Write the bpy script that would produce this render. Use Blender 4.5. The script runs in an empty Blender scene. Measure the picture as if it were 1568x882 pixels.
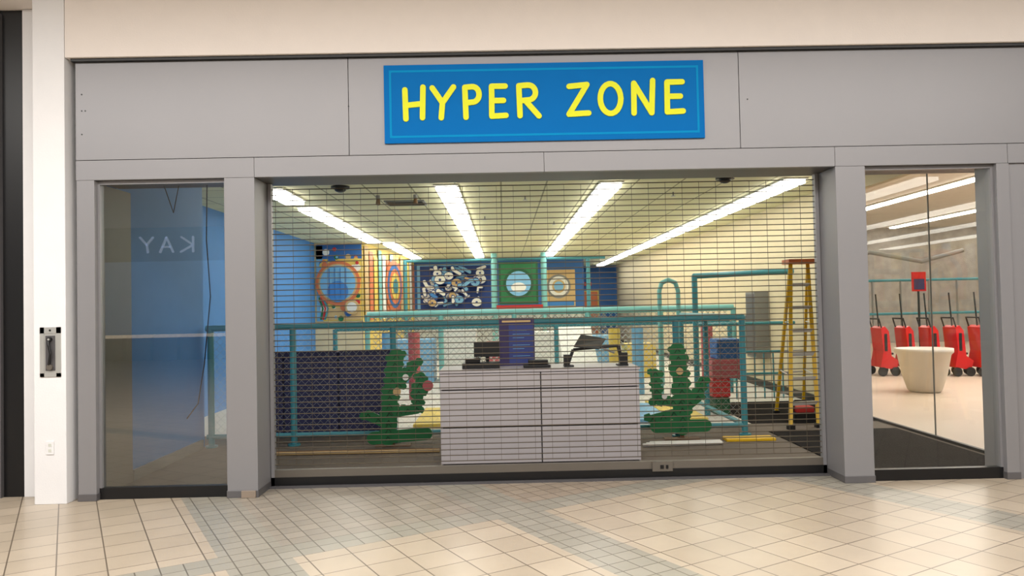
import bpy, math, random
from mathutils import Vector, Matrix
random.seed(7)
S = bpy.context.scene
S.view_settings.view_transform = 'Standard'
S.view_settings.look = 'None'
S.view_settings.exposure = 0.0

# ------------------------------------------------------------------ materials
def srgb(r, g, b):
    f = lambda c: (c/255/12.92) if c/255 <= 0.04045 else ((c/255+0.055)/1.055)**2.4
    return (f(r), f(g), f(b), 1)

def mat(name, rgb, rough=0.6, metal=0.0, var=0.08, scale=6.0, emit=0.0, bump=0.0, spec=0.5):
    m = bpy.data.materials.new(name); m.use_nodes = True
    nt = m.node_tree; b = nt.nodes['Principled BSDF']
    c = srgb(*rgb)
    b.inputs['Roughness'].default_value = rough
    b.inputs['Metallic'].default_value = metal
    b.inputs['Specular IOR Level'].default_value = spec
    tc = nt.nodes.new('ShaderNodeTexCoord')
    nz = nt.nodes.new('ShaderNodeTexNoise'); nz.inputs['Scale'].default_value = scale
    nz.inputs['Detail'].default_value = 4
    nt.links.new(tc.outputs['Object'], nz.inputs['Vector'])
    mx = nt.nodes.new('ShaderNodeMix'); mx.data_type = 'RGBA'
    mx.inputs[6].default_value = tuple(x*(1-var) for x in c[:3])+(1,)
    mx.inputs[7].default_value = tuple(min(1, x*(1+var)) for x in c[:3])+(1,)
    nt.links.new(nz.outputs['Fac'], mx.inputs[0])
    nt.links.new(mx.outputs[2], b.inputs['Base Color'])
    if emit:
        b.inputs['Emission Color'].default_value = c
        b.inputs['Emission Strength'].default_value = emit
    if bump:
        bp = nt.nodes.new('ShaderNodeBump'); bp.inputs['Strength'].default_value = bump
        bp.inputs['Distance'].default_value = 0.01
        n2 = nt.nodes.new('ShaderNodeTexNoise'); n2.inputs['Scale'].default_value = scale*12
        nt.links.new(tc.outputs['Object'], n2.inputs['Vector'])
        nt.links.new(n2.outputs['Fac'], bp.inputs['Height'])
        nt.links.new(bp.outputs['Normal'], b.inputs['Normal'])
    return m

M = {}
M['white'] = mat('painted_plaster_white', (232,232,234), 0.7, var=0.03, bump=0.1)
M['fascia'] = mat('painted_plaster_warm', (234,226,220), 0.75, var=0.03, bump=0.1)
M['alum'] = mat('grey_composite_panel', (142,141,144), 0.42, metal=0.25, var=0.03, scale=1.5)
M['alum_d'] = mat('grey_metal_dark', (104,102,104), 0.45, metal=0.3, var=0.05)
M['seam'] = mat('seam_dark', (80,78,80), 0.8)
M['black'] = mat('black_metal', (16,16,18), 0.4, var=0.1)
M['blackp'] = mat('black_plastic', (22,22,24), 0.5)
M['steel'] = mat('rod_steel', (80,70,56), 0.5, metal=0.2)
M['bottombar'] = mat('bar_aluminium', (112,106,98), 0.45, metal=0.4)
M['signblue'] = mat('sign_blue', (0,106,180), 0.45, var=0.03, spec=0.06)
M['signedge'] = mat('sign_light_blue', (0,138,196), 0.45, var=0.03, spec=0.06)
M['yellow'] = mat('sign_yellow', (224,228,30), 0.4, var=0.02, spec=0.2)
M['teal'] = mat('teal_pipe', (66,138,150), 0.4, var=0.05)
M['teal2'] = mat('teal_light', (118,182,180), 0.5, var=0.05)
M['blue'] = mat('wall_blue', (62,130,200), 0.6, var=0.05)
M['blue2'] = mat('wall_blue_deep', (46,100,166), 0.6, var=0.05)
M['cream'] = mat('wall_cream', (216,202,168), 0.7, var=0.04)
M['creamlow'] = mat('wall_pale', (205,208,200), 0.7, var=0.06)
M['navy'] = mat('navy_pad', (42,44,84), 0.55, var=0.2, scale=14)
M['navym'] = mat('mural_navy', (34,64,132), 0.6, var=0.2)
M['green'] = mat('cactus_green', (28,106,60), 0.5, var=0.25, scale=9)
M['greend'] = mat('cactus_dark', (10,58,32), 0.5, var=0.2)
M['red'] = mat('red', (186,44,42), 0.5)
M['pink'] = mat('pink', (180,90,94), 0.6)
M['orange'] = mat('orange', (208,116,72), 0.5)
M['purple'] = mat('purple', (52,44,88), 0.5)
M['lav'] = mat('poster_blue', (50,62,124), 0.5)
M['tan'] = mat('tan', (200,170,120), 0.6)
M['ylw'] = mat('paint_yellow', (222,194,92), 0.5)
M['paint_white'] = mat('paint_white', (228,228,222), 0.5)
M['lblue'] = mat('paint_light_blue', (120,178,216), 0.4)
M['dgreen'] = mat('paint_dark_green', (16,80,48), 0.5)
M['brown'] = mat('wood_brown', (110,80,54), 0.6, var=0.2)
M['counter'] = mat('laminate_grey', (184,179,182), 0.45, var=0.03)
M['ladder'] = mat('fibreglass_yellow', (222,178,24), 0.45)
M['alloy'] = mat('ladder_step_alloy', (190,190,186), 0.35, metal=0.4)
M['grey'] = mat('box_grey', (130,130,126), 0.5)
M['net'] = mat('net_white', (190,194,190), 0.7)
M['tube'] = mat('fluorescent_diffuser', (255,252,242), 0.5, var=0, emit=9.5)
M['tube2'] = mat('corridor_diffuser', (255,248,236), 0.5, var=0, emit=20)
M['signlit'] = mat('lit_letters', (225,235,255), 0.5, var=0, emit=0.45)
M['caselit'] = mat('lit_display_case', (255,226,190), 0.5, var=0.9, scale=9, emit=0.8)
M['storelit'] = mat('lit_shopfront', (140,165,200), 0.5, var=0.5, scale=0.6, emit=0.22)
M['carpet'] = mat('carpet_dark', (30,27,26), 0.95, var=0.7, scale=5, bump=0.9, spec=0.1)
M['carpetn'] = mat('carpet_grey', (104,94,84), 0.9, var=0.12, scale=8, bump=0.3)
M['padfloor'] = mat('play_floor_pale', (212,208,200), 0.7, var=0.1)
M['mallceil'] = mat('mall_ceiling', (214,206,196), 0.8)
M['mallwall'] = mat('mall_wall', (120,112,104), 0.7, var=0.5, scale=0.8)
M['rock'] = mat('rough_stone_wall', (168,162,156), 0.8, var=0.45, scale=3, bump=0.8)
M['redp'] = mat('red_plastic', (196,26,30), 0.3)
M['stone'] = mat('planter_stone', (214,206,194), 0.6, var=0.06)
M['soil'] = mat('soil', (60,44,32), 0.9)
M['base'] = mat('column_shoe', (142,128,114), 0.5)
M['column_reflection'] = mat('column_reflection_grey', (118,114,106), 0.5)
M['sidefloor'] = mat('corridor_floor', (204,186,166), 0.35, var=0.05)

def glass_mat(name, fac, tint, fresnel):
    m = bpy.data.materials.new(name); m.use_nodes = True
    nt = m.node_tree; nt.nodes.clear()
    o = nt.nodes.new('ShaderNodeOutputMaterial')
    t = nt.nodes.new('ShaderNodeBsdfTransparent'); t.inputs[0].default_value = tint
    g = nt.nodes.new('ShaderNodeBsdfGlossy'); g.inputs['Roughness'].default_value = 0.0
    x = nt.nodes.new('ShaderNodeMixShader'); x.inputs[0].default_value = fac
    if fresnel:
        fr = nt.nodes.new('ShaderNodeFresnel'); fr.inputs[0].default_value = 1.5
        ad = nt.nodes.new('ShaderNodeMath'); ad.operation = 'ADD'; ad.use_clamp = True
        ad.inputs[1].default_value = fac
        nt.links.new(fr.outputs[0], ad.inputs[0]); nt.links.new(ad.outputs[0], x.inputs[0])
    nt.links.new(t.outputs[0], x.inputs[1]); nt.links.new(g.outputs[0], x.inputs[2])
    nt.links.new(x.outputs[0], o.inputs[0])
    return m
M['glass'] = glass_mat('shop_glass', 0.18, (0.94,0.97,0.97,1), True)
M['glass2'] = glass_mat('clear_glass', 0.06, (0.94,0.95,0.94,1), False)

# ------------------------------------------------------------------ builder
class B:
    def __init__(s, name): s.n=name; s.v=[]; s.f=[]; s.mi=[]; s.ms=[]; s.sm=[]; s.e=0
    def m(s, k):
        if k not in s.ms: s.ms.append(k)
        return s.ms.index(k)
    def add(s, vs, fs, k, smooth=False):
        o=len(s.v); s.v += [tuple(v) for v in vs]; i=s.m(k)
        for f in fs: s.f.append([o+a for a in f]); s.mi.append(i); s.sm.append(smooth)
    def box(s, x0,x1,y0,y1,z0,z1,k):
        vs=[(x0,y0,z0),(x1,y0,z0),(x1,y1,z0),(x0,y1,z0),(x0,y0,z1),(x1,y0,z1),(x1,y1,z1),(x0,y1,z1)]
        s.add(vs,[(0,3,2,1),(4,5,6,7),(0,1,5,4),(1,2,6,5),(2,3,7,6),(3,0,4,7)],k)
    def cyl(s,p0,p1,r,k,n=10,r1=None,smooth=True):
        p0=Vector(p0);p1=Vector(p1);d=(p1-p0).normalized(); r1=r if r1 is None else r1
        a=d.cross(Vector((0,0,1)))
        if a.length<1e-4: a=Vector((1,0,0))
        a.normalize(); b=d.cross(a)
        vs=[]
        for P,R in((p0,r),(p1,r1)):
            for i in range(n):
                t=2*math.pi*i/n+math.pi/n; vs.append(P+a*math.cos(t)*R+b*math.sin(t)*R)
        s.add(vs,[(i,(i+1)%n,n+(i+1)%n,n+i) for i in range(n)],k,smooth)
        s.add(vs,[tuple(reversed(range(n))),tuple(range(n,2*n))],k)
    def pipe(s,pts,r,k,n=10):
        for a,b in zip(pts[:-1],pts[1:]): s.cyl(a,b,r,k,n)
        for p in pts[1:-1]: s.ball(p,r*1.02,k,8,6)
    def ball(s,c,r,k,n=12,m=8,sc=(1,1,1)):
        vs=[];fs=[]
        for j in range(m+1):
            ph=math.pi*j/m
            for i in range(n):
                t=2*math.pi*i/n
                vs.append((c[0]+r*sc[0]*math.sin(ph)*math.cos(t),c[1]+r*sc[1]*math.sin(ph)*math.sin(t),c[2]+r*sc[2]*math.cos(ph)))
        for j in range(m):
            for i in range(n):
                fs.append((j*n+i,(j+1)*n+i,(j+1)*n+(i+1)%n,j*n+(i+1)%n))
        s.add(vs,fs,k,True)
    def prism(s,pts,y0,y1,k):   # pts in xz
        s.e=(s.e+1)%97; y0=y0-s.e*0.00003
        n=len(pts); vs=[(x,y0,z) for x,z in pts]+[(x,y1,z) for x,z in pts]
        s.add(vs,[tuple(range(n)),tuple(reversed(range(n,2*n)))]+[(i,n+i,n+(i+1)%n,(i+1)%n) for i in range(n)],k)
    def disc(s,x,z,rx,y0,y1,k,rz=None,n=28):
        rz=rx if rz is None else rz
        s.prism([(x+rx*math.cos(2*math.pi*i/n),z+rz*math.sin(2*math.pi*i/n)) for i in range(n)],y0,y1,k)
    def stroke(s,pl,w,y0,y1,k):
        for a,b in zip(pl[:-1],pl[1:]):
            dx,dz=b[0]-a[0],b[1]-a[1]; L=math.hypot(dx,dz)
            if L<1e-6: continue
            nx,nz=-dz/L*w/2,dx/L*w/2
            s.prism([(a[0]+nx,a[1]+nz),(a[0]-nx,a[1]-nz),(b[0]-nx,b[1]-nz),(b[0]+nx,b[1]+nz)],y0,y1,k)
        for p in pl: s.disc(p[0],p[1],w/2,y0,y1,k,n=14)
    def revolve(s,c,prof,k,n=32):
        vs=[];fs=[]
        for r,z in prof:
            for i in range(n):
                t=2*math.pi*i/n; vs.append((c[0]+r*math.cos(t),c[1]+r*math.sin(t),c[2]+z))
        for j in range(len(prof)-1):
            for i in range(n): fs.append((j*n+i,j*n+(i+1)%n,(j+1)*n+(i+1)%n,(j+1)*n+i))
        s.add(vs,fs,k,True)
    def net(s,x0,x1,y,z0,z1,sp,r,k='net'):
        H=z1-z0; W=x1-x0
        for i in range(int((W+H)/sp)+1):
            t=i*sp-H; a=max(0,t); e=min(W,t+H)
            if e-a>0.01:
                s.cyl((x0+a,y,z0+a-t),(x0+e,y,z0+e-t),r,k,3,smooth=False)
                s.cyl((x0+a,y+.003,z1-(a-t)),(x0+e,y+.003,z1-(e-t)),r,k,3,smooth=False)
    def done(s,bevel=0):
        me=bpy.data.meshes.new(s.n); me.from_pydata(s.v,[],s.f)
        for k in s.ms: me.materials.append(M[k])
        for p,i,sm in zip(me.polygons,s.mi,s.sm): p.material_index=i; p.use_smooth=sm
        me.update()
        o=bpy.data.objects.new(s.n,me); S.collection.objects.link(o)
        if bevel:
            b=o.modifiers.new('bevel','BEVEL'); b.width=bevel; b.segments=2; b.limit_method='ANGLE'
        return o

def box(name,*a,bevel=0):
    b=B(name); b.box(*a); return b.done(bevel)

# ------------------------------------------------------------------ mall floor
def mall_floor_material():
    m=bpy.data.materials.new('mall_tile'); m.use_nodes=True; nt=m.node_tree; L=nt.links
    b=nt.nodes['Principled BSDF']
    geo=nt.nodes.new('ShaderNodeNewGeometry')
    mp=nt.nodes.new('ShaderNodeMapping'); mp.inputs['Rotation'].default_value=(0,0,math.radians(-30))
    L.new(geo.outputs['Position'],mp.inputs['Vector'])
    sp=nt.nodes.new('ShaderNodeSeparateXYZ'); L.new(mp.outputs[0],sp.inputs[0])
    def brick(c1,c2,mo,w,ms):
        t=nt.nodes.new('ShaderNodeTexBrick'); t.offset=0; t.squash=1
        t.inputs['Color1'].default_value=srgb(*c1); t.inputs['Color2'].default_value=srgb(*c2)
        t.inputs['Mortar'].default_value=srgb(*mo); t.inputs['Scale'].default_value=1
        t.inputs['Brick Width'].default_value=w; t.inputs['Row Height'].default_value=w
        t.inputs['Mortar Size'].default_value=ms; t.inputs['Mortar Smooth'].default_value=0.1
        L.new(mp.outputs[0],t.inputs['Vector']); return t
    big=brick((186,172,153),(174,160,141),(108,96,82),0.27,0.0045)
    small=brick((168,154,138),(155,141,126),(102,92,79),0.135,0.0042)
    smallg=brick((162,153,140),(150,142,130),(102,94,84),0.135,0.0042)
    grey=brick((160,155,143),(150,146,134),(104,98,88),0.135,0.0042)
    def math_(op,a,bv):
        n=nt.nodes.new('ShaderNodeMath'); n.operation=op
        for i,v in enumerate((a,bv)):
            if isinstance(v,(int,float)): n.inputs[i].default_value=v
            else: L.new(v,n.inputs[i])
        return n.outputs[0]
    def band(out,c,h):
        return math_('LESS_THAN',math_('ABSOLUTE',math_('SUBTRACT',out,c),0),h)
    p,q=sp.outputs[0],sp.outputs[1]
    near=math_('GREATER_THAN',q,-0.405)
    left=math_('LESS_THAN',p,-2.16)
    mid=math_('LESS_THAN',p,-0.27)
    small_m=math_('MULTIPLY',near,math_('SUBTRACT',1,left))
    def mix(f,a,bb):
        x=nt.nodes.new('ShaderNodeMix'); x.data_type='RGBA'
        L.new(f,x.inputs[0]); L.new(a,x.inputs[6]); L.new(bb,x.inputs[7]); return x.outputs[2]
    sm=mix(mid,small.outputs[0],smallg.outputs[0])
    c=mix(small_m,big.outputs[0],sm)
    g=band(q,-0.54,0.135)
    for pc in (-0.27,2.43,-2.16,5.1): g=math_('MAXIMUM',g,band(p,pc,0.2))
    c=mix(g,c,grey.outputs[0])
    nz=nt.nodes.new('ShaderNodeTexNoise'); nz.inputs['Scale'].default_value=3.0; nz.inputs['Detail'].default_value=5
    L.new(geo.outputs['Position'],nz.inputs['Vector'])
    mr=nt.nodes.new('ShaderNodeMapRange'); mr.inputs[3].default_value=0.86; mr.inputs[4].default_value=1.1
    L.new(nz.outputs[0],mr.inputs[0])
    mm=nt.nodes.new('ShaderNodeMix'); mm.data_type='RGBA'; mm.blend_type='MULTIPLY'; mm.inputs[0].default_value=1
    L.new(c,mm.inputs[6]); L.new(mr.outputs[0],mm.inputs[7])
    L.new(mm.outputs[2],b.inputs['Base Color'])
    b.inputs['Roughness'].default_value=0.30
    return m
M['malltile']=mall_floor_material()
box('floor_mall',-16,18,-20,0.35,-0.1,0,'malltile')

def ceil_mat():
    m=bpy.data.materials.new('ceiling_tiles'); m.use_nodes=True; nt=m.node_tree; L=nt.links
    b=nt.nodes['Principled BSDF']; geo=nt.nodes.new('ShaderNodeNewGeometry')
    t=nt.nodes.new('ShaderNodeTexBrick'); t.offset=0
    t.inputs['Color1'].default_value=srgb(232,229,192); t.inputs['Color2'].default_value=srgb(226,223,184)
    t.inputs['Mortar'].default_value=srgb(160,157,126); t.inputs['Scale'].default_value=1
    t.inputs['Brick Width'].default_value=0.6; t.inputs['Row Height'].default_value=0.6
    t.inputs['Mortar Size'].default_value=0.012
    L.new(geo.outputs['Position'],t.inputs['Vector']); L.new(t.outputs[0],b.inputs['Base Color'])
    b.inputs['Roughness'].default_value=0.8
    return m
M['ceil']=ceil_mat()

# ------------------------------------------------------------------ store shell
CZ=3.17
b=B('floor_store'); b.box(-4.6,4.8,0.35,3.2,-0.1,0.0,'carpetn'); b.box(-4.6,3.12,3.2,5.3,-0.1,0.0,'padfloor'); b.box(3.12,4.8,3.2,5.3,-0.1,0.0,'carpet'); b.box(-4.6,4.8,5.3,24.75,-0.1,0,'padfloor'); b.done()
box('ceiling_store',-4.6,4.8,0.5,24.75,CZ,CZ+0.1,'ceil')
b=B('wall_left'); b.box(-3.6,-3.5,0.72,2.35,0,CZ,'blue'); b.box(-3.6,-3.48,0.13,0.72,0,2.69,'column_reflection'); b.box(-3.6,-3.5,0.5,0.72,2.69,CZ,'blue')  # grey front strip paints a mall column's reflection onto the wall
b.box(-4.6,-3.5,2.35,2.45,0,CZ,'blue'); b.box(-4.6,-4.5,2.45,11.65,0,CZ,'blue'); b.done()
b=B('wall_right'); b.box(4.7,4.8,3.9,24.65,0,CZ,'cream'); b.box(4.7,4.8,0.31,3.9,3.0,CZ,'cream'); b.done()
b=B('window_3')
b.add([(4.75,.35,.03),(4.75,.35,3.0),(4.75,3.9,3.0),(4.75,3.9,.03)],[(0,1,2,3)],'glass2')
b.box(4.73,4.77,.31,3.9,0,.03,'blackp'); b.box(4.745,4.755,1.93,1.945,.03,3.0,'grey'); b.box(4.72,4.78,.31,.35,0.03,3.0,'alum'); b.done()
b=B('wall_back'); b.box(-4.6,-3.35,11.65,11.75,0,CZ,'cream')
b.add([(-3.35,11.65,0),(-2.95,18.65,0),(-2.95,18.65,CZ),(-3.35,11.65,CZ)],[(0,1,2,3)],'ylw')
b.box(-3.0,2.7,18.65,18.75,0,1.5,'creamlow'); b.box(-3.0,2.7,18.65,18.75,1.5,CZ,'blue2')
b.box(2.6,2.7,18.75,24.65,0,CZ,'blue2'); b.box(2.6,4.8,24.65,24.75,0,CZ,'blue2'); b.done()
box('baseboard_right',4.66,4.70,3.9,24.6,0,0.12,'blackp')
box('baseboard_left',-3.5,-3.47,0.73,2.35,0,0.1,'grey')

# side corridor seen through the corner glazing
box('floor_corridor',4.8,19,0.35,20,-.1,0,'sidefloor')
box('ceiling_corridor',4.8,19,0.3,20,4.05,4.15,'mallceil')
b=B('wall_corridor'); b.box(4.8,19,20,20.1,0,4.05,'rock'); b.box(19,19.1,.3,20.1,0,4.05,'rock'); b.box(4.75,4.8,.3,20,CZ+.1,4.05,'cream'); b.done()
for x,y0 in ((9.9,5),(13.5,5),(16.6,5)):
    b=B('corridor_light'); b.box(x-.15,x+.15,y0,19.5,4.02,4.049,'paint_white'); b.box(x-.10,x+.10,y0+.02,19.4,3.98,4.02,'tube2'); b.done()
b=B('corridor_railing')
for z in (1.1,2.1): b.cyl((8.5,16,z),(18,16,z),.04,'teal')
for i in range(12): b.cyl((8.5+i*.85,16,0),(8.5+i*.85,16,2.1),.03,'grey')
b.pipe([(9.5,15,0),(9.5,15,2.4),(10.5,15,2.9),(12,15,2.6),(13.2,15,2.9)],.06,'grey'); b.done()
b=B('poster_stand'); b.box(11.65,12.05,14.9,14.93,1.75,2.3,'redp'); b.box(11.7,12.0,14.89,14.9,1.8,2.1,'purple'); b.cyl((11.85,14.95,0),(11.85,14.95,1.8),.03,'blackp'); b.cyl((11.85,14.95,0),(11.85,14.95,.04),.2,'blackp'); b.done()

# ------------------------------------------------------------------ storefront
b=B('wall_fascia'); b.box(-3.63,19,-0.07,0.3,3.715,4.6,'fascia'); b.box(-16,-3.905,-0.07,0.5,4.24,4.6,'fascia')
b.done()
b=B('fascia_shadow_line'); b.box(-3.60,19,-0.04,0.3,3.692,3.714,'black'); b.done()  # black strip drawn in as the shadow line below the fascia
b=B('pillar'); b.box(-3.90,-3.636,-0.07,0.5,0,4.6,'white'); b.box(-4.155,-3.90,0.2,0.5,0,4.238,'white'); b.done(0.004)
b=B('header_panel')
hx=[-3.585,-1.28,2.05,6.34,10.6,15,19]
for a,c in zip(hx[:-1],hx[1:]): b.box(a+0.003,c-0.003,0.0,0.06,2.863,3.69,'alum')
hx=[-3.585,-2.085,0.37,2.855,4.34,9,14,19]
for a,c in zip(hx[:-1],hx[1:]): b.box(a+0.002,c-0.002,0.0,0.06,2.692,2.857,'alum')
b.box(-3.47,4.69,0.058,0.49,2.694,3.69,'alum_d'); b.box(4.7,19,0.058,0.29,2.694,3.69,'alum_d')
for x in (-3.53,-3.50,-1.28,2.12):
    b.disc(x,3.28,0.006,-0.003,0.0,'black',n=8)
b.disc(-3.53,3.08,0.006,-0.003,0,'black',n=8);b.disc(-3.53,3.42,0.006,-0.003,0,'black',n=8)
b.done()
def column(x0,x1,name,d=0.45):
    b=B(name); b.box(x0,x1,0.0,d,0.0,2.69,'alum'); b.box(x0-0.004,x1+0.004,-0.006,d,0.0,0.06,'alum_d'); return b
column(-3.58,-3.43,'storefront_column',0.12).done(0.003)
c=column(-2.34,-2.085,'storefront_column'); c.box(-2.22,-2.10,-0.02,-0.004,0.0,0.06,'base'); c.done(0.003)
column(2.855,3.11,'storefront_column').done(0.003)
column(4.24,4.35,'storefront_column',0.3).done(0.003)
box('wall_front_right',4.36,19,0.02,0.3,0,2.69,'alum')

def window(x0,x1,name,g):
    b=B(name); 
    b.box(x0,x1,0.05,0.11,0.0,0.095,'black'); b.box(x0,x1,0.05,0.11,2.66,2.688,'alum')
    b.box(x0,x0+0.02,0.05,0.11,0.095,2.66,'alum'); b.box(x1-0.02,x1,0.05,0.11,0.095,2.66,'alum')
    b.add([(x0+.02,.08,.095),(x1-.02,.08,.095),(x1-.02,.08,2.66),(x0+.02,.08,2.66)],[(0,1,2,3)],g)
    b.done()
window(-3.43,-2.34,'window_1','glass'); window(3.11,4.24,'window_2','glass2')

b=B('neighbor_storefront')
b.box(-4.40,-4.16,0.22,0.49,0,4.235,'black'); b.box(-9,-4.40,0.22,0.49,3.42,4.235,'black'); b.box(-9,-4.40,0.22,0.49,0,0.25,'black')
b.box(-4.38,-4.34,0.18,0.22,0.0,4.2,'alum_d'); b.box(-9,-4.42,0.3,0.32,0.25,3.42,'glass'); b.box(-9,-4.7,2.0,2.1,0,3.9,'grey')
b.done()
box('trim_2',-2.08,2.85,0.28,0.34,0.0,0.012,'seam')

# ---- rolling grille
b=B('rolling_grille')
GX0,GX1,GY=-2.08,2.85,0.37
z=0.19; zs=[]
while z<2.66: zs.append(z); z+=0.05
for z in zs: b.cyl((GX0,GY,z),(GX1,GY,z),0.0042,'steel',6)
for j,(z0,z1) in enumerate(zip(zs[:-1],zs[1:])):
    x=GX0+0.06
    while x<GX1-0.01:
        b.box(x-0.0012,x+0.0012,GY-0.003,GY+0.003,z0-0.004,z1+0.004,'steel'); x+=0.152
b.box(GX0,GX1,GY-0.025,GY+0.025,0.085,0.15,'bottombar'); b.box(GX0,GX1,GY-0.03,GY+0.03,0.0,0.085,'black')
b.box(GX0,GX0+0.03,GY-0.03,GY+0.03,0.0,2.69,'alum'); b.box(GX1-0.03,GX1,GY-0.03,GY+0.03,0.0,2.69,'alum')
b.box(1.29,1.47,GY-0.045,GY-0.02,0.065,0.15,'bottombar'); b.box(1.36,1.39,GY-0.052,GY-0.04,0.09,0.12,'black'); b.box(1.41,1.43,GY-0.052,GY-0.04,0.09,0.12,'black')
b.done()

# ---- sign
b=B('store_sign')
sx0,sx1,sz0,sz1=-0.975,1.743,2.952,3.617
b.box(sx0,sx1,-0.022,-0.001,sz0,sz1,'signblue')
i=0.045;w=0.018
b.box(sx0+i,sx1-i,-0.0235,-0.021,sz1-i-w,sz1-i,'signedge'); b.box(sx0+i,sx1-i,-0.0235,-0.021,sz0+i,sz0+i+w,'signedge')
b.box(sx0+i,sx0+i+w,-0.024,-0.021,sz0+i,sz1-i,'signedge'); b.box(sx1-i-w,sx1-i,-0.024,-0.021,sz0+i,sz1-i,'signedge')
def arc(cx,cz,rx,rz,a0,a1,n=10):
    return [(cx+rx*math.cos(math.radians(a0+(a1-a0)*t/n)),cz+rz*math.sin(math.radians(a0+(a1-a0)*t/n))) for t in range(n+1)]
LET={
'H':[[(0.02,0.97),(0.05,0.0)],[(0.95,1.05),(0.9,0.03)],[(0.03,0.45),(0.92,0.5)]],
'Y':[[(0.0,1.0),(0.47,0.5)],[(1.0,1.02),(0.47,0.5),(0.4,0.0)]],
'P':[[(0.08,0.98),(0.12,-0.02)],[(0.08,0.98),(0.5,1.0)]+arc(0.55,0.74,0.42,0.26,80,-80)+[(0.12,0.46)]],
'E':[[(0.06,1.0),(0.04,0.0),(1.0,0.02)],[(0.06,1.0),(0.98,1.0)],[(0.05,0.52),(0.85,0.52)]],
'R':[[(0.05,1.0),(0.08,0.0)],[(0.05,1.0),(0.45,1.02)]+arc(0.5,0.77,0.35,0.25,80,-80)+[(0.1,0.5)],[(0.35,0.5),(1.0,-0.02)]],
'Z':[[(0.03,0.95),(0.92,1.0),(0.0,0.02),(0.98,0.05)]],
'O':[arc(0.5,0.5,0.46,0.5,0,360,22)],
'N':[[(0.04,0.0),(0.06,1.0),(0.9,0.0),(0.98,1.08)]],
'K':[[(0,1),(0,0)],[(0.9,1),(0,0.45),(0.95,0)]],
'A':[[(0,0),(0.5,1),(1,0)],[(0.2,0.35),(0.8,0.35)]]}
for ch,x0,x1,dz in (('H',-.80,-.635,-.01),('Y',-.565,-.385,-.005),('P',-.30,-.165,0),('E',-.07,.055,0),('R',.16,.335,.0),('Z',.59,.76,0),('O',.85,1.04,.005),('N',1.135,1.31,.005),('E',1.42,1.56,.01)):
    for pl in LET[ch]:
        b.stroke([(x0+(x1-x0)*u,3.166+dz+0.255*v) for u,v in pl],0.047,-0.03,-0.021,'yellow')
b.done()

# ---- pillar fittings
b=B('fire_bell_box')
x0,x1,z0,z1=-3.845,-3.675,1.05,1.46
b.box(x0,x1,-0.078,-0.0702,z0,z0+0.03,'alloy');b.box(x0,x1,-0.078,-0.0702,z1-0.05,z1,'alloy')
b.box(x0,x0+0.035,-0.078,-0.0702,z0,z1,'alloy');b.box(x1-0.035,x1,-0.078,-0.0702,z0,z1,'alloy')
b.box(x0+.03,x1-.03,-0.074,-0.0702,z0+.03,z1-.03,'alloy'); b.box(x0+.045,x1-.045,-0.076,-0.073,z0+.05,z1-.07,'seam')
b.pipe([(-3.775,-.085,1.37),(-3.76,-.1,1.31),(-3.745,-.1,1.24),(-3.765,-.09,1.15)],.010,'black'); b.disc(-3.76,1.13,.024,-.095,-.075,'bottombar'); b.disc(-3.76,1.36,.018,-.1,-.075,'blackp'); b.disc(-3.76,1.36,.009,-.103,-.1,'alloy')
b.disc(-3.76,1.435,.008,-.083,-.077,'black',n=10)
b.done()
b=B('outlet_plate'); b.box(-3.80,-3.735,-.077,-.071,.41,.52,'white'); b.box(-3.78,-3.755,-.079,-.076,.475,.5,'creamlow'); b.box(-3.78,-3.755,-.079,-.076,.43,.455,'creamlow'); b.done(0.001)

# ------------------------------------------------------------------ store lights
def fluor(x,segs):
    b=B('fluorescent_light')
    for y0,y1 in segs:
        y=y0
        while y<y1-0.05:
            e=min(y+1.2,y1)
            b.box(x-.16,x+.16,y+.005,e-.005,CZ-.025,CZ-.0005,'paint_white')
            b.box(x-.13,x+.13,y+.03,e-.03,CZ-.075,CZ-.024,'tube')
            y=e
    b.done()
fluor(-3.0,[(3.4,4.6),(5.2,11.4)]); fluor(-2.72,[(11.6,17.6)]); fluor(-.72,[(3.4,17.4)]); fluor(1.45,[(3.4,17.4)]); fluor(3.87,[(3.4,23.5)])
for x,y in ((-2.1,3.45),(2.9,3.3)):
    b=B('security_camera_dome'); b.cyl((x,y,CZ-.03),(x,y,CZ-.0005),.12,'blackp',20); b.ball((x,y,CZ-.035),.08,'black',16,8,(1,1,.6)); b.done()
b=B('ceiling_vent'); b.box(-1.75,-1.15,4.8,5.3,CZ-.02,CZ-.001,'grey')
for i in range(6): b.box(-1.72,-1.18,4.84+i*.075,4.87+i*.075,CZ-.028,CZ-.018,'black')
b.done()
for x,y in ((-1.75,4.3),(-1.22,4.3),(-.3,7),(.35,4.6),(2.5,4.5),(1.0,8),(-2,8)):
    b=B('spotlight_fixture' if y==4.3 else 'sprinkler_head')
    if y==4.3:
        b.cyl((x,y,CZ-.05),(x,y,CZ-.001),.03,'grey'); b.cyl((x,y,CZ-.13),(x,y+.02,CZ-.05),.035,'brown',r1=.025)
    else: b.cyl((x,y,CZ-.06),(x,y,CZ-.001),.012,'grey'); b.cyl((x,y,CZ-.066),(x,y,CZ-.058),.035,'alloy')
    b.done()

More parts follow.
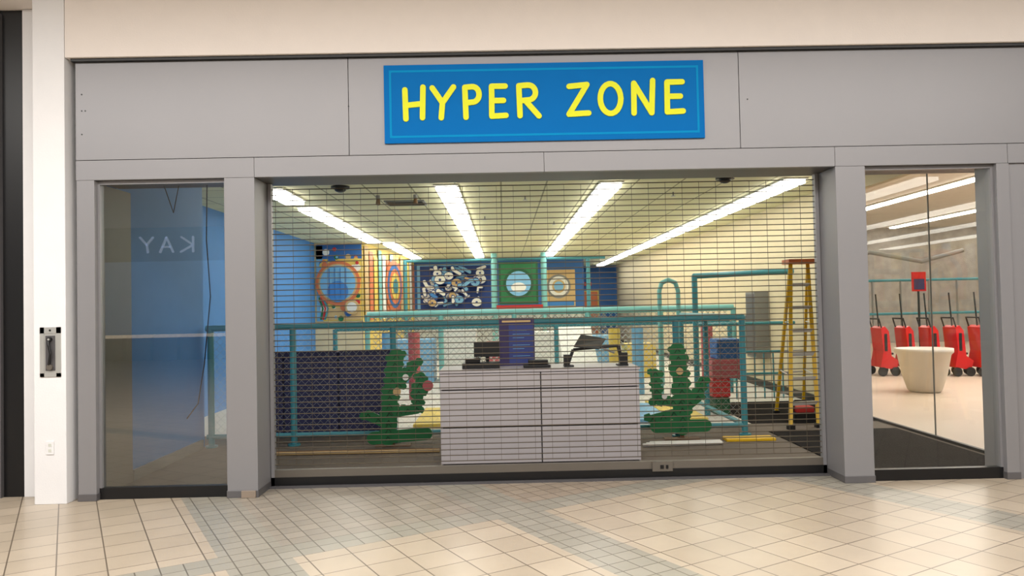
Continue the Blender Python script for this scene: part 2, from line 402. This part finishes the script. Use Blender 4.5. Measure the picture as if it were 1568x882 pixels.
# ------------------------------------------------------------------ counter
b=B('reception_counter')
cx0,cx1,cy0,cy1=-.645,1.33,1.07,1.68
b.box(cx0+.022,cx1-.022,cy0+.031,cy1,0.0,.90,'seam')
zz=[0.012,.37,.74,.905]; xx=[cx0,.352,cx1]
for a,c in zip(xx[:-1],xx[1:]):
    for p,q in zip(zz[:-1],zz[1:]): b.box(a+.006,c-.006,cy0,cy0+.03,p+.007,q-.007,'counter')
b.box(cx0,cx0+.02,cy0+.032,cy1,0.0,.905,'counter'); b.box(cx1-.02,cx1,cy0+.032,cy1,0.0,.905,'counter')
b.box(cx0-.005,cx1+.005,cy0-.005,cy1+.01,.905,.93,'counter')
b.done(0.002)
T=.931
b=B('receipt_printer'); b.box(-.43,-.05,1.25,1.5,T,T+.055,'blackp'); b.box(-.40,-.25,1.3,1.45,T+.055,T+.10,'black'); b.done(.006)
b=B('cash_register_monitor'); b.box(-.32,-.05,1.535,1.55,T+.1,T+.25,'blackp'); b.cyl((-.18,1.56,T),(-.18,1.56,T+.16),.02,'black'); b.box(-.26,-.10,1.52,1.6,T,T+.015,'black'); b.done()
b=B('price_poster'); b.box(-.05,.32,1.56,1.575,T,T+.50,'purple'); b.box(.05,.31,1.553,1.559,T+.02,T+.44,'lav')
b.box(-.02,.28,1.551,1.556,T+.455,T+.475,'tan')
for i in range(8): b.box(.09,.27-.03*(i%3),1.549,1.554,T+.10+i*.038,T+.104+i*.038,'lblue')
b.box(.0,.05,1.6,1.66,T,T+.02,'black'); b.done()
b=B('card_reader'); b.box(.19,.46,1.2,1.4,T,T+.03,'blackp'); b.box(.24,.44,1.25,1.38,T+.03,T+.075,'black'); b.done(.006)
b=B('tablet_stand')
b.cyl((.64,1.3,T+.01),(.70,1.3,T+.17),.017,'blackp'); b.box(.60,.70,1.24,1.36,T,T+.015,'blackp'); b.box(.60,.66,1.27,1.33,T+.015,T+.12,'blackp')
b.cyl((1.20,1.3,T+.01),(1.16,1.3,T+.20),.02,'blackp'); b.box(1.14,1.25,1.24,1.36,T,T+.015,'blackp'); b.box(1.17,1.25,1.27,1.33,T+.015,T+.13,'blackp')
b.cyl((.70,1.3,T+.17),(1.16,1.3,T+.20),.014,'blackp')
b.add([(.70,1.22,T+.20),(.95,1.2,T+.17),(1.05,1.42,T+.26),(.80,1.45,T+.31),(.70,1.22,T+.21),(.95,1.2,T+.18),(1.05,1.42,T+.27),(.80,1.45,T+.32)],[(3,2,1,0),(4,5,6,7),(0,1,5,4),(1,2,6,5),(2,3,7,6),(3,0,4,7)],'blackp')
b.cyl((.95,1.3,T+.2),(1.12,1.3,T+.13),.012,'grey'); b.done()

# ------------------------------------------------------------------ fence
FY=2.4
b=B('safety_railing')
b.cyl((-3.45,FY,1.37),(2.78,FY,1.37),.035,'teal',12); b.cyl((-3.45,FY,.12),(2.78,FY,.12),.028,'teal',12)
b.cyl((2.78,FY,1.37),(2.78,5.4,1.37),.035,'teal',12); b.cyl((2.78,FY,.12),(2.78,5.4,.12),.028,'teal',12)
for x in (-3.40,-2.45,-1.29,.3,2.0,2.78): b.cyl((x,FY,0),(x,FY,1.37),.036,'teal',12); b.cyl((x,FY,0),(x,FY,.02),.07,'teal',12)
for y in (4.0,5.4): b.cyl((2.78,y,0),(2.78,y,1.37),.036,'teal',12)
b.ball((2.78,FY,1.37),.045,'teal')
b.net(-3.38,2.74,FY+.01,.15,1.34,.085,.0010)
b.done()
b=B('padded_partition')
for i in range(3): b.box(-3.42+i*.68,-3.42+(i+1)*.68-.01,3.0,3.12,0,1.05,'navy')
b.done(.02)

# cactus cut-outs
def cactus(y,trunk,arms,base,holes,supx):
    b=B('cactus_cutout')
    b.stroke(trunk,.17,y,y+.02,'green')
    for a in arms: b.stroke(a,.11,y,y+.02,'green')
    b.stroke(base,.14,y,y+.02,'green')
    pts=[]
    for pl in [trunk]+arms:
        for p,q in zip(pl[:-1],pl[1:]):
            L=math.hypot(q[0]-p[0],q[1]-p[1]); n=max(1,int(L/.085))
            for i in range(n+1):
                pts.append((p[0]+(q[0]-p[0])*i/n,p[1]+(q[1]-p[1])*i/n,.07 if pl is not trunk else .10))
    for px,pz,w in pts:
        for s in(-1,1):
            r=random.uniform(.025,.055)
            b.disc(px+s*w*.75,pz+random.uniform(-.03,.03),r,y+.002,y+.018,'green',n=random.choice((5,6,9)))
        b.stroke([(px-.03,pz-.03),(px,pz+.02),(px+.03,pz-.02)],.008,y-.006,y-.001,'greend')
    for h in holes: b.disc(h[0],h[1],h[2],y-.010,y-.001,h[3])
    b.box(supx-.2,supx+.2,y+.021,y+.12,0,.02,'brown'); b.box(supx-.02,supx+.02,y+.021,y+.05,0.02,.6,'brown')
    b.done()
cactus(2.16,[(-1.33,.1),(-1.30,.55),(-1.22,1.02)],[[(-1.3,.38),(-1.0,.42),(-.95,.78)],[(-1.32,.25),(-1.55,.36)],[(-1.2,.7),(-1.02,.92)]],[(-1.5,.1),(-.9,.14)],[(-1.22,.62,.045,'tan'),(-1.12,.78,.035,'paint_white'),(-.87,.68,.06,'pink')],-1.28)
cactus(2.16,[(2.0,.14),(2.0,.55),(1.96,1.02)],[[(1.98,.42),(1.72,.46),(1.70,.76)],[(2.0,.34),(2.18,.48),(2.24,.66)],[(1.9,.3),(1.66,.24)]],[(1.70,.16),(2.26,.16)],[(1.98,.78,.04,'tan'),(1.8,.5,.03,'paint_white')],2.0)

b=B('foam_block_stack'); b.box(2.9,3.1,4.0,4.4,0,.24,'dgreen'); b.box(2.86,3.11,4.0,4.4,.24,.5,'red'); b.box(2.86,3.30,3.98,4.42,.5,.76,'pink'); b.box(2.94,3.28,4.02,4.4,.76,1.04,'blue2'); b.done(.02)
b=B('foam_mat'); 
for i,(k) in enumerate(['ylw','lblue','paint_white','ylw','lblue','paint_white','lblue','ylw']):
    b.box(-1.2+i*.48,-1.2+i*.48+.47,3.4,5.0+.3*(i%2),0.001,.06,k)
b.done(.01)
b=B('pipe_bundle')
for i in range(3): b.cyl((1.48+.05*i,1.82+.06*i,.02),(2.36,1.85+.05*i,.02),.018,'paint_white')
b.done()
b=B('wooden_pole')
for i in range(2): b.cyl((-2.5,1.8+.07*i,.02),(-.72,1.78+.06*i,.02),.018,'brown' if i else 'tan')
b.done()
b=B('yellow_floor_sign'); b.box(2.45,3.0,2.0,2.2,0,.03,'ladder'); b.done(.005)

# ladder
b=B('step_ladder')
T1,T2=Vector((3.76,3.4,2.05)),Vector((4.0,3.45,2.05))
F1,F2=Vector((3.44,2.72,0)),Vector((3.82,2.82,0)); R1,R2=Vector((3.72,3.98,0)),Vector((4.12,4.05,0))
def rail(a,c,w=.032): b.cyl(a,c,w,'ladder',4,smooth=False)
rail(F1,T1);rail(F2,T2);rail(R1,T1,.025);rail(R2,T2,.025)
for i in range(1,7):
    t=i/7; p=F1.lerp(T1,t); q=F2.lerp(T2,t); b.cyl(p,q,.03,'alloy',4,smooth=False)
    p2=R1.lerp(T1,t); q2=R2.lerp(T2,t); b.cyl(p2,q2,.014,'alloy',4,smooth=False)
for t in (.3,.62): 
    b.cyl(F1.lerp(T1,t),R1.lerp(T1,t),.01,'alloy',6); b.cyl(F2.lerp(T2,t),R2.lerp(T2,t),.01,'alloy',6)
b.box(3.70,4.06,3.3,3.55,2.03,2.09,'orange'); 
for p in (F1,F2,R1,R2): b.box(p.x-.04,p.x+.04,p.y-.04,p.y+.04,0,.05,'blackp')
b.done()
b=B('tool_bag'); b.box(3.66,3.98,3.15,3.4,0,.13,'blackp'); b.box(3.7,3.92,3.18,3.35,.13,.2,'red'); b.pipe([(3.68,3.27,.12),(3.71,3.27,.27),(3.92,3.27,.27),(3.95,3.27,.12)],.012,'blackp'); b.done(.01)
b=B('utility_cabinet'); b.box(4.45,4.698,6.9,7.4,.55,1.72,'grey'); b.box(4.44,4.449,6.93,7.37,.58,1.69,'alum_d'); b.box(4.5,4.698,7.6,7.85,.6,1.3,'grey'); b.done(.005)

# ------------------------------------------------------------------ play structure
b=B('play_structure')
def tp(*pts,r=.04,k='teal'): b.pipe(list(pts),r,k)
tp((3.07,5.65,0),(3.07,5.65,1.98),(4.66,5.65,2.03),r=.045)
tp((3.07,5.65,1.2),(4.66,5.65,1.2),r=.03)
for z in (.75,.4): b.cyl((3.55,5.65,z),(4.6,5.65,z),.018,'teal')
for i in range(8): b.cyl((3.55+i*.15,5.65,0),(3.55+i*.15,5.65,.75),.012,'teal')
tp((2.5,5.65,0),(2.5,5.65,1.75),(2.54,5.65,1.88),(2.65,5.65,1.93),(2.76,5.65,1.88),(2.8,5.65,1.75),(2.8,5.65,0),r=.035,k='teal2')
tp((-2.6,8.0,1.45),(4.4,8.0,1.45),r=.06,k='teal2'); tp((-2.6,8.0,1.25),(4.4,8.0,1.25),r=.04)
for x in (-2.6,-1.2,.2,1.6,3.0,4.4): tp((x,8.0,0),(x,8.0,1.45),r=.05,k='teal2')
for x in (-.25,1.2): tp((x,15.6,0),(x,15.6,CZ-.05),r=.09,k='teal2')
tp((-2.9,15.6,1.4),(3,15.6,1.4),r=.07); tp((-2.9,15.6,2.95),(3,15.6,2.95),r=.05)
for x in (-2.85,2.5): tp((x,15.6,0),(x,15.6,2.95),r=.06)
b.box(-.2,1.15,15.5,15.7,1.42,1.6,'red')
for i,(x,w,h,k) in enumerate([(-2.3,.8,.9,'lblue'),(-1.3,.7,1.1,'paint_white'),(-.4,.6,.8,'pink'),(.5,.9,1.0,'paint_white'),(1.7,.7,.9,'lblue'),(2.6,.6,.7,'ylw')]):
    b.box(x,x+w,9.5,10.3,0,h,k)
b.net(-2.5,4.3,8.05,.3,1.42,.11,.006)
b.net(-2.8,2.4,11.0,.2,1.5,.16,.012,'grey')
for x,k in ((-2.0,'lblue'),(-1.55,'pink'),(1.9,'ylw'),(2.3,'lblue'),(3.5,'pink')): b.cyl((x,6.6,0),(x,6.6,1.15),.10,k,14)
tp((-2.9,6.6,1.22),(3.9,6.6,1.22),r=.035)
for x in (-2.9,.9,3.9): tp((x,6.6,0),(x,6.6,1.22),r=.04)
b.add([(1.0,7.6,1.15),(1.6,7.6,1.15),(1.6,5.9,.1),(1.0,5.9,.1),(1.0,7.6,1.22),(1.6,7.6,1.22),(1.6,5.9,.17),(1.0,5.9,.17)],[(3,2,1,0),(4,5,6,7),(0,1,5,4),(1,2,6,5),(2,3,7,6),(3,0,4,7)],'paint_white')
b.done()

# ------------------------------------------------------------------ murals
b=B('wall_mural')
y=11.65
b.box(-4.45,-3.36,y-.03,y-.001,1.3,3.12,'ylw')
b.box(-4.45,-3.36,y-.035,y-.029,2.78,3.12,'blue2'); b.box(-4.45,-4.30,y-.035,y-.029,1.3,3.1,'lblue'); b.box(-4.2,-3.4,y-.036,y-.03,1.32,1.62,'tan')
cols=['red','orange','paint_white','blue2','green','tan','pink','ylw','lblue']
for i in range(46):
    a=random.uniform(0,6.28); r=random.uniform(.58,.95)
    x=-3.92+r*math.cos(a)*.6; z=2.2+r*math.sin(a)
    if -4.38<x<-3.44: b.disc(x,z,random.uniform(.03,.10),y-.04-.0004*i,y-.03,random.choice(cols),n=14)
b.disc(-3.93,2.2,.53,y-.075,y-.03,'orange',n=40); b.disc(-3.93,2.2,.46,y-.085,y-.03,'tan',n=40); b.disc(-3.93,2.2,.42,y-.095,y-.03,'lblue',n=40)
b.disc(-3.93,2.0,.25,y-.105,y-.03,'blue',n=30)
for i in range(4): b.box(-4.13+i*.13,-4.12+i*.13,y-.12,y-.08,1.85,2.55,'blue2')
b.disc(-3.6,1.62,.17,y-.115,y-.03,'tan'); b.disc(-3.6,1.62,.12,y-.125,y-.03,'paint_white')
for i in range(3): b.stroke([(-4.35+.05*i,1.35),(-4.3+.06*i,1.6),(-4.38+.04*i,1.85)],.04,y-.06,y-.03,['green','red','teal'][i])
b.done()
b=B('wall_mural')
P0=Vector((-3.33,11.7,0));P1=Vector((-2.94,18.6,0)); nrm=Vector((1,-.057,0))*.02
ks=['tan','orange','ylw','teal2','paint_white','orange','lblue','ylw','pink','tan','teal','ylw','paint_white','orange']
for i,k in enumerate(ks):
    a=P0.lerp(P1,i/len(ks))+nrm; c=P0.lerp(P1,(i+.8)/len(ks))+nrm
    b.add([a+Vector((0,0,1.3)),c+Vector((0,0,1.3)),c+Vector((0,0,3.1-.1*(i%3))),a+Vector((0,0,3.1-.1*(i%3)))],[(0,1,2,3)],k)
d=(P1-P0).normalized()
for j,(R,k) in enumerate(((.75,'orange'),(.62,'blue2'),(.5,'orange'),(.38,'ylw'),(.22,'teal'))):
    c=P0.lerp(P1,.5)+nrm*(2+j*.4)+Vector((0,0,2.2))
    b.add([c+d*(R*1.6*math.cos(t*math.pi/16))+Vector((0,0,R*math.sin(t*math.pi/16))) for t in range(32)],[tuple(range(32))],k)
b.done()
b=B('wall_mural'); y=18.64
b.box(-2.85,-.3,y-.03,y,1.45,3.02,'lblue'); b.box(-2.75,-.4,y-.035,y-.03,1.52,2.95,'navym')
random.seed(11)
for i in range(64):
    x=random.uniform(-2.6,-.55); z=random.uniform(1.62,2.85); r=random.uniform(.09,.15); e=.04+.005*i
    k=random.choice(['paint_white','lblue','lblue','paint_white','paint_white','blue','tan','paint_white','lblue'])
    if i%3:
        a=random.uniform(0,3.14); L=random.uniform(.2,.45); x2=min(-.48,max(-2.7,x+L*math.cos(a))); z2=min(2.9,max(1.57,z+L*.6*math.sin(a))); xm=(x+x2)/2+random.uniform(-.1,.1)
        pl=[(x,z),(xm,(z+z2)/2+random.uniform(-.1,.1)),(x2,z2)]
        b.stroke(pl,r+.01,y-e-.004,y-.03,'navym'); b.stroke(pl,r-.035,y-e-.009,y-.03,k)
    else:
        b.disc(x,z,r*1.2+.02,y-e-.004,y-.03,'navym',r+.02,n=16); b.disc(x,z,r*1.2,y-e-.009,y-.03,k,r,n=16); b.disc(x,z,r*.3,y-e-.013,y-.03,'navym',n=10)
b.done()
b=B('round_mirror_panel'); y=15.45
b.box(-.12,1.02,y,y+.03,1.62,2.85,'dgreen'); b.box(-.06,.96,y-.01,y,1.68,2.79,'green')
b.disc(.45,2.22,.44,y-.03,y,'dgreen',n=36); b.disc(.45,2.22,.36,y-.04,y,'lblue',n=36); b.disc(.45,2.11,.22,y-.05,y,'paint_white',.14,n=24); b.done()
b=B('wall_mural'); y=18.64
b.box(1.35,2.4,y-.03,y,1.5,2.75,'tan'); b.disc(1.85,2.2,.4,y-.04,y,'grey'); b.disc(1.85,2.2,.33,y-.05,y,'paint_white'); b.disc(1.85,2.2,.22,y-.06,y,'tan'); b.disc(1.85,2.2,.16,y-.07,y,'lblue'); b.box(1.4,2.35,y-.05,y,1.55,1.7,'blue'); b.done()
b=B('door_1'); b.box(3.0,3.95,24.6,24.64,0,2.15,'ylw'); b.box(3.06,3.89,24.58,24.6,.05,2.1,'orange'); b.ball((3.8,24.55,1.0),.04,'steel'); b.done()
b=B('exit_sign'); b.box(3.3,3.65,24.58,24.645,2.35,2.5,'red'); b.done()
box('display_carpet',3.12,4.65,.46,2.6,.001,.01,'carpet')
b=B('hanging_cable'); b.pipe([(-2.62,.35,2.69),(-2.63,.35,2.2),(-2.60,.35,1.7),(-2.66,.35,1.1),(-2.72,.35,.75),(-2.82,.35,.62)],.005,'black',6)
b.pipe([(-3.0,.35,2.69),(-2.92,.35,2.45),(-2.87,.35,2.69)],.004,'black',6); b.done()

# ------------------------------------------------------------------ mall surroundings (seen in reflections)
box('ceiling_mall',-16,18,-20,-.07,4.6,4.7,'mallceil')
b=B('wall_opposite'); b.box(-16,18,-20.1,-20,0,4.6,'mallwall'); b.box(-15.5,-7,-20,-19.98,.3,3.4,'storelit'); b.box(-6,4,-20,-19.98,.3,3.0,'carpet'); b.done()
b=B('jewelry_display_case')
for i in range(5):
    b.box(-13.6+i*.9,-12.8+i*.9,-19.4,-18.9,0,.76,'brown'); b.box(-13.58+i*.9,-12.82+i*.9,-19.38,-18.92,.76,.86,'caselit')
b.done()
b=B('jewelry_store_sign')
for ch,x in (('K',-10.85),('A',-11.55),('Y',-12.25)):
    for pl in LET[ch]: b.stroke([(x-.45*u,3.72+.52*v) for u,v in pl],.06,-19.97,-19.9,'signlit')
b.done()
for i,(x,y,en,sx) in enumerate(((-5,-3.6,300,5),(0,-3.6,275,5),(5,-3.6,265,5),(0,-9,450,14))):
    l=bpy.data.lights.new('mall_area',type='AREA'); l.shape='RECTANGLE'; l.size=sx; l.size_y=1.6; l.energy=en; l.color=(1,.97,.93)
    o=bpy.data.objects.new('mall_downlight',l); o.location=(x,y,4.5); S.collection.objects.link(o)
l=bpy.data.lights.new('corridor_area',type='AREA'); l.shape='RECTANGLE'; l.size=5; l.size_y=5; l.energy=420; l.color=(1,.95,.9)
o=bpy.data.objects.new('corridor_fill_light',l); o.location=(9.0,5.5,3.95); S.collection.objects.link(o)  # fill light added to brighten the corridor, has no fixture
# planter + stroller carts stand in the side corridor
PX,PY=6.95,6.05
b=B('stone_planter'); b.revolve((PX,PY,0),[(0,0),(.22,0),(.26,.04),(.34,.3),(.40,.62),(.44,.66),(.44,.72),(.40,.72),(.37,.64),(0,.62)],'stone')
b.revolve((PX,PY,0),[(0,.63),(.375,.645)],'soil'); b.done()
def cart(x,y):
    b=B('child_stroller_cart')
    b.prism([(x-.15,.18),(x+.17,.12),(x+.22,.30),(x+.08,.40),(x+.04,.9),(x-.04,1.0),(x-.12,.96),(x-.08,.5)],y-.22,y+.22,'redp')
    b.box(x-.02,x+.16,y-.14,y+.14,.42,.46,'blackp'); b.box(x-.06,x+.0,y-.226,y-.22,.5,.85,'blackp')
    for dx in(-.12,.14):
        for dy in(-.24,.24): b.cyl((x+dx,y+dy-.02,.09),(x+dx,y+dy+.02,.09),.09,'blackp',14)
    b.pipe([(x-.08,y-.2,.9),(x-.15,y-.2,1.15),(x-.15,y+.2,1.15),(x-.08,y+.2,.9)],.015,'blackp'); b.cyl((x-.05,y,.9),(x-.1,y,1.65),.015,'blackp'); b.done(.01)
for i in range(6): cart(7.7+i*.43,8.9-.12*i)

w=bpy.data.worlds.new('world'); S.world=w; w.use_nodes=True
bg=w.node_tree.nodes['Background']; bg.inputs[0].default_value=(.95,.95,1,1); bg.inputs[1].default_value=.33

cam=bpy.data.cameras.new('camera'); cam.lens=26.4; cam.sensor_width=36
co=bpy.data.objects.new('camera',cam); S.collection.objects.link(co)
R=Matrix.Rotation(math.radians(-.68),4,'Z')@Matrix.Rotation(math.radians(91.43),4,'X')@Matrix.Rotation(math.radians(-1.2),4,'Z')
co.matrix_world=Matrix.Translation((0,-6.35,1.55))@R
S.camera=co
